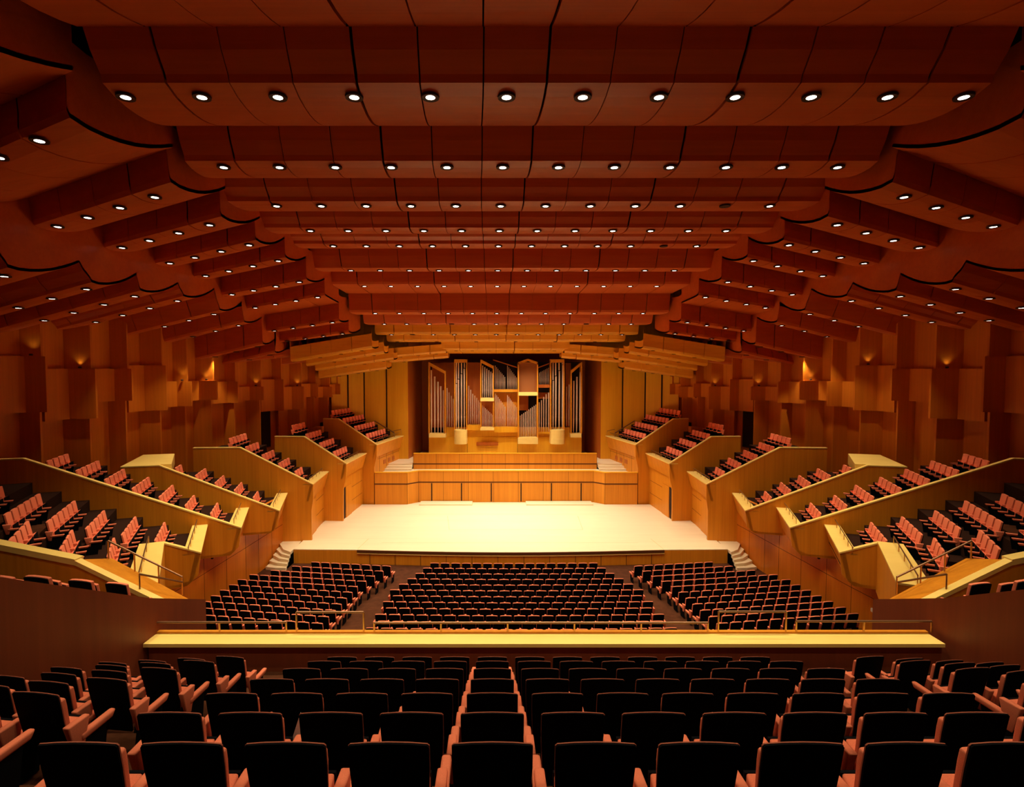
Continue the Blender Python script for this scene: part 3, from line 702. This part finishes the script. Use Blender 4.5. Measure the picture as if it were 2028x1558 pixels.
# balcony side walls
for m in (-1,1):
    f=lambda x: m*x
    dx=0 if m<0 else -.15
    b=MB(); P4=[(7.35,11.9,6.98),(7.5,10.2,7.72),(7.85,6.8,9.5),(8.15,3.0,11.4),(8.3,-6,11.6)]
    for (xa,ya,za),(xb,yb,zb_) in zip(P4[:-1],P4[1:]):
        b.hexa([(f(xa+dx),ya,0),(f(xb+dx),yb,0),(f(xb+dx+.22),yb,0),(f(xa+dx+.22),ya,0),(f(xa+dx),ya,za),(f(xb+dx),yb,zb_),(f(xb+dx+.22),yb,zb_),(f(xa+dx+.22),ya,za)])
    struct('wall_balcony_left' if m<0 else 'wall_balcony_right',b,'balwall_dim')
for r in range(7):
    for k in range(-4,8):
        lab='black-backed balcony seat, middle block, %s row from the parapet, %s from left aisle'%(ORD[6-r],ORD[k+4])
        SEATS.append((-1.1+.603*k,YR[r]+.27,ZB[r]-.97,0,lab,'tip-up auditorium seats',k==-4))
    for i in range(5):
        x=-1.1-3.9-.27-.585*i
        if x<-7.45: continue
        SEATS.append((x,YR[r]+.25-.06*i,ZB[r]-.955,-R(7),'black-backed balcony seat in the left block, %s row from the parapet, %s from the aisle'%(ORD[6-r],ORD[i]),'tip-up auditorium seats',i==4))
        x=-1.1+5.75+.27+.585*i
        if x>7.2: continue
        SEATS.append((x,YR[r]+.25-.06*i,ZB[r]-.955,R(7),'black-backed balcony seat in the right block, %s row from the parapet, %s from the aisle'%(ORD[6-r],ORD[i]),'tip-up auditorium seats',i==0))
# paper left on a seat
t=empty('folded_paper',at(586,1458,4.45),'folded white paper standing up between two black seat backs in the second row','paper')
b=MB(); b.extr([(-.075,0,-.15),(.06,0,-.15),(.04,0,.20)],(0,.012,0)); b.build('sheet','paper',t)
b=MB(); p=Vector((-14.2,22.6,4.47)); b.box(-.15,.15,-.1,.1,0,.01); o=b.build('paper_sheet','paper',bev=0); o.location=p; o['label']='white sheet of paper on the dark floor at the front of the left terrace'; o['category']='paper'
# ================================================================ STALLS SEATS
cnt=[16,17,18,19,20,21,20,21,20,21,20,21]
for r in range(12):
    y0=30.3-.82*r; z=zflo(y0-.1)
    n=cnt[r]; cx=.1-.005*r
    for i in range(n):
        x=cx+(i-(n-1)/2)*.585
        SEATS.append((x,y0+.2+.004*x*x,z,-math.atan(.008*x)*-1,'dark seat in the centre stalls, %s row from the stage, %s from the left aisle'%(ORD[r],ORD[i]),'tip-up auditorium seats',i==0))
lx=[6.55,6.8,7.1,7.35,7.6,7.65,7.7,7.72,7.75,7.8,7.8]; nn=[8,9,10,11,11,11,11,11,11,11,11]
for m in (-1,1):
    side='left' if m<0 else 'right'
    for r in range(11):
        z=zflo(29.6-.82*r)
        for i in range(nn[r]):
            x=lx[r]+.29+.58*i; y=30.05-.82*r+math.tan(R(8.5))*(x-6.5)
            SEATS.append((m*x,y,z,m*R(8.5),'dark seat in the %s stalls block, %s row from the stage, %s from the aisle'%(side,ORD[r],ORD[i]),'tip-up auditorium seats',(i==0) if m>0 else (i==nn[r]-1)))
# ================================================================ SEAT MODEL
def seat_parts(lo=False,drop=0):
    out=[]
    tilt=-.16   # backrest leans back (towards -y going up)
    def Y(z,o): return -.16-(z-.32)*.19+o
    w=.234
    sh=MB(); # shell : gently crowned top, narrowing down
    prof=[(.30,.195),(.5,.222),(.78,w),(.90,w)]
    def slab(mb,prof,o0,o1,crown,ztop):
        xs=[-1,-.95,-.5,0,.5,.95,1]; top=[0-.012,.0,crown*.75,crown,crown*.75,0,-.012]
        fr=[];bk=[]
        pts=[]
        for z,hw in prof: pts.append((-hw,z))
        for q,tz in zip(xs,top): pts.append((q*prof[-1][1],ztop+tz))
        for z,hw in reversed(prof): pts.append((hw,z))
        n=len(pts); i=len(mb.v)
        mb.v+=[(x,Y(z,o0),z) for x,z in pts]+[(x,Y(z,o1),z) for x,z in pts]
        mb.f.append(tuple(range(i,i+n))); mb.f.append(tuple(range(i+2*n-1,i+n-1,-1)))
        for k in range(n): mb.f.append((i+(k+1)%n,i+k,i+n+k,i+n+(k+1)%n))
    slab(sh,prof,-.022,.0,.012,.94)
    out.append(('back_shell',sh,'shell',0))
    cu=MB(); wc=w-.012 if drop else w+.004; slab(cu,[(.38,.19),(.55,wc-.014),(.78,wc),(.905-drop,wc)],.002,.062,.012,.952-drop); out.append(('back_cushion',cu,'coral',0 if lo else .012))
    if drop:
        tr=MB(); slab(tr,[(.31,.198),(.5,.2245),(.78,w+.003),(.90,w+.003)],-.010,.0,.012,.943); out.append(('edge_trim',tr,'trim',0))
    st=MB() # tipped-up seat: cushion on rear side, dark pan in front
    def S(y,z,h): return (y,z)
    st.hexa([(-.215,-.10,.34),(.215,-.10,.34),(.215,-.03,.31),(-.215,-.03,.31),(-.215,-.13,.54),(.215,-.13,.54),(.215,-.04,.585),(-.215,-.04,.585)])
    out.append(('seat_cushion',st,'coral',0 if lo else .015))
    pn=MB(); pn.hexa([(-.22,-.03,.30),(.22,-.03,.30),(.22,-.005,.30),(-.22,-.005,.30),(-.22,-.042,.585),(.22,-.042,.585),(.22,-.017,.585),(-.22,-.017,.585)])
    out.append(('seat_pan',pn,'shell',0))
    return out
def arm_parts(sx,lo=False):
    x=sx*.2925
    a=MB(); a.hexa([(x-.034,-.14,.415),(x+.034,-.14,.415),(x+.032,.22,.425),(x-.032,.22,.425),(x-.038,-.15,.485),(x+.038,-.15,.485),(x+.036,.26,.495),(x-.036,.26,.495)])
    f=MB(); f.hexa([(x-.018,-.20,.30),(x+.018,-.20,.30),(x+.018,-.11,.30),(x-.018,-.11,.30),(x-.036,-.29,.635),(x+.036,-.29,.635),(x+.034,-.05,.63),(x-.034,-.05,.63)])
    p=MB(); p.hexa([(x-.015,-.26,0),(x+.015,-.26,0),(x+.015,.10,0),(x-.015,.10,0),(x-.015,-.2,.415),(x+.015,-.2,.415),(x+.015,.16,.415),(x-.015,.16,.415)])
    return [('armrest',a,'coral',0 if lo else .02),('side_wing',f,'coral',0 if lo else .015),('leg',p,'shell',0)]
parts_b=[(n,mb.mesh(n,mt,bv,bv>0)) for n,mb,mt,bv in seat_parts(drop=.085)+arm_parts(1)]
parts_r=[(n,mb.mesh(n,mt,bv,bv>0)) for n,mb,mt,bv in seat_parts()+arm_parts(1)]
parts_l=[(n,mb.mesh(n,mt,bv,bv>0)) for n,mb,mt,bv in arm_parts(-1)]
def pix(x,y,z):
    dx,dz=x-CAMX,z-CAMZ; dep=y*_c-dz*_s; up=y*_s+dz*_c
    return VX+F_PX*dx/dep, CY-F_PX*up/dep, dep
def infr(s):
    px,py,d=pix(s[0],s[1],s[2]+.8); mg=90 if d<8 else 40; return -mg<px<2028+mg and py<1700
inn=[s for s in SEATS if infr(s)]
inn.sort(key=lambda s:pix(s[0],s[1],s[2])[2])
NI=300
for (x,y,z,rz,lab,grp,both) in inn[:NI]:
    t=empty('theatre_seat',(x,y,z),lab,'seat',grp,rz)
    for n,me in (parts_b if lab.startswith('black') else parts_r)+(parts_l if both else []):
        o=bpy.data.objects.new(n,me); col.objects.link(o); o.parent=t
mats=['shell','coral']; V=[];Fc=[];Mi=[]
lop=[(mb.v,mb.f,mats.index(mt)) for n,mb,mt,bv in seat_parts(True)+arm_parts(1,True)]; lol=[(mb.v,mb.f,mats.index(mt)) for n,mb,mt,bv in arm_parts(-1,True)]
for (x,y,z,rz,lab,grp,both) in inn[NI:]:
    cs,sn=math.cos(rz),math.sin(rz)
    for v,f,mi in lop+(lol if both else []):
        i=len(V); V+=[(x+a*cs-b_*sn,y+a*sn+b_*cs,z+c_) for a,b_,c_ in v]
        for q in f: Fc.append(tuple(i+k for k in q)); Mi.append(mi)
me=bpy.data.meshes.new('theatre_seats'); me.from_pydata(V,[],Fc)
for k in mats: me.materials.append(M[k])
me.polygons.foreach_set('material_index',Mi); 
bm=bmesh.new(); bm.from_mesh(me); bmesh.ops.recalc_face_normals(bm,faces=bm.faces); bm.to_mesh(me); bm.free()
o=bpy.data.objects.new('theatre_seats',me); col.objects.link(o); o['kind']='stuff'; o['label']='dense rows of small dark and coral seats in the stalls and farther side boxes'; o['category']='seats'
print('SEATS',len(SEATS),len(inn))

# ================================================================ SMALL FITTINGS
for m in (-1,1):
    side='left' if m<0 else 'right'
    def X(p): return Vector((m*abs(p.x),p.y,p.z))
    a,c_=X(at(742,833,49.2)),X(at(781,857,49.2))
    tube_rail('handrail','dark sloping handrail on the wall beside the %s box nearest the organ'%side,[a,c_],[(c_-Vector((0,0,.35)),c_),(a-Vector((0,0,.35)),a)],.05)
    p=X(at(790,855,50)); t=tube_rail('handrail','small brass loop rail at the organ end of the %s box'%side,[p+Vector((-.4,-.6,.15)),p+Vector((.3,-.6,.3))],[(p+Vector((-.4,-.6,-.2)),p+Vector((-.4,-.6,.15))),(p+Vector((.3,-.6,-.2)),p+Vector((.3,-.6,.3)))],.025)
    d=43.2; q=[X(at(x,y,d)) for x,y in ((601,868),(603,856),(609,849),(622,846),(637,845),(637,868))]
    b=MB(); b.extr([v-q[0] for v in q],(0,.6,0)); o=b.build('stair_guard','organ'); o.location=q[0]; o['label']='dark curved stair guard rising behind the second %s box from the organ'%side; o['category']='stair guard'
    p=X(at(602,681,41.5)); t=empty('loudspeaker',p,'small black loudspeaker hung under the %s ceiling wing'%side,'loudspeaker')
    b=MB(); b.box(-.16,.16,-.15,.15,-.22,.22); b.build('cabinet','shell',t,bev=.02)
    b=MB(); b.box(-.13,.13,-.165,-.15,-.19,.19); b.build('speaker_grille','ring',t)
    b=MB(); b.tube((0,0,.2),(0,0,1.2),.02); b.build('hanger','shell',t)
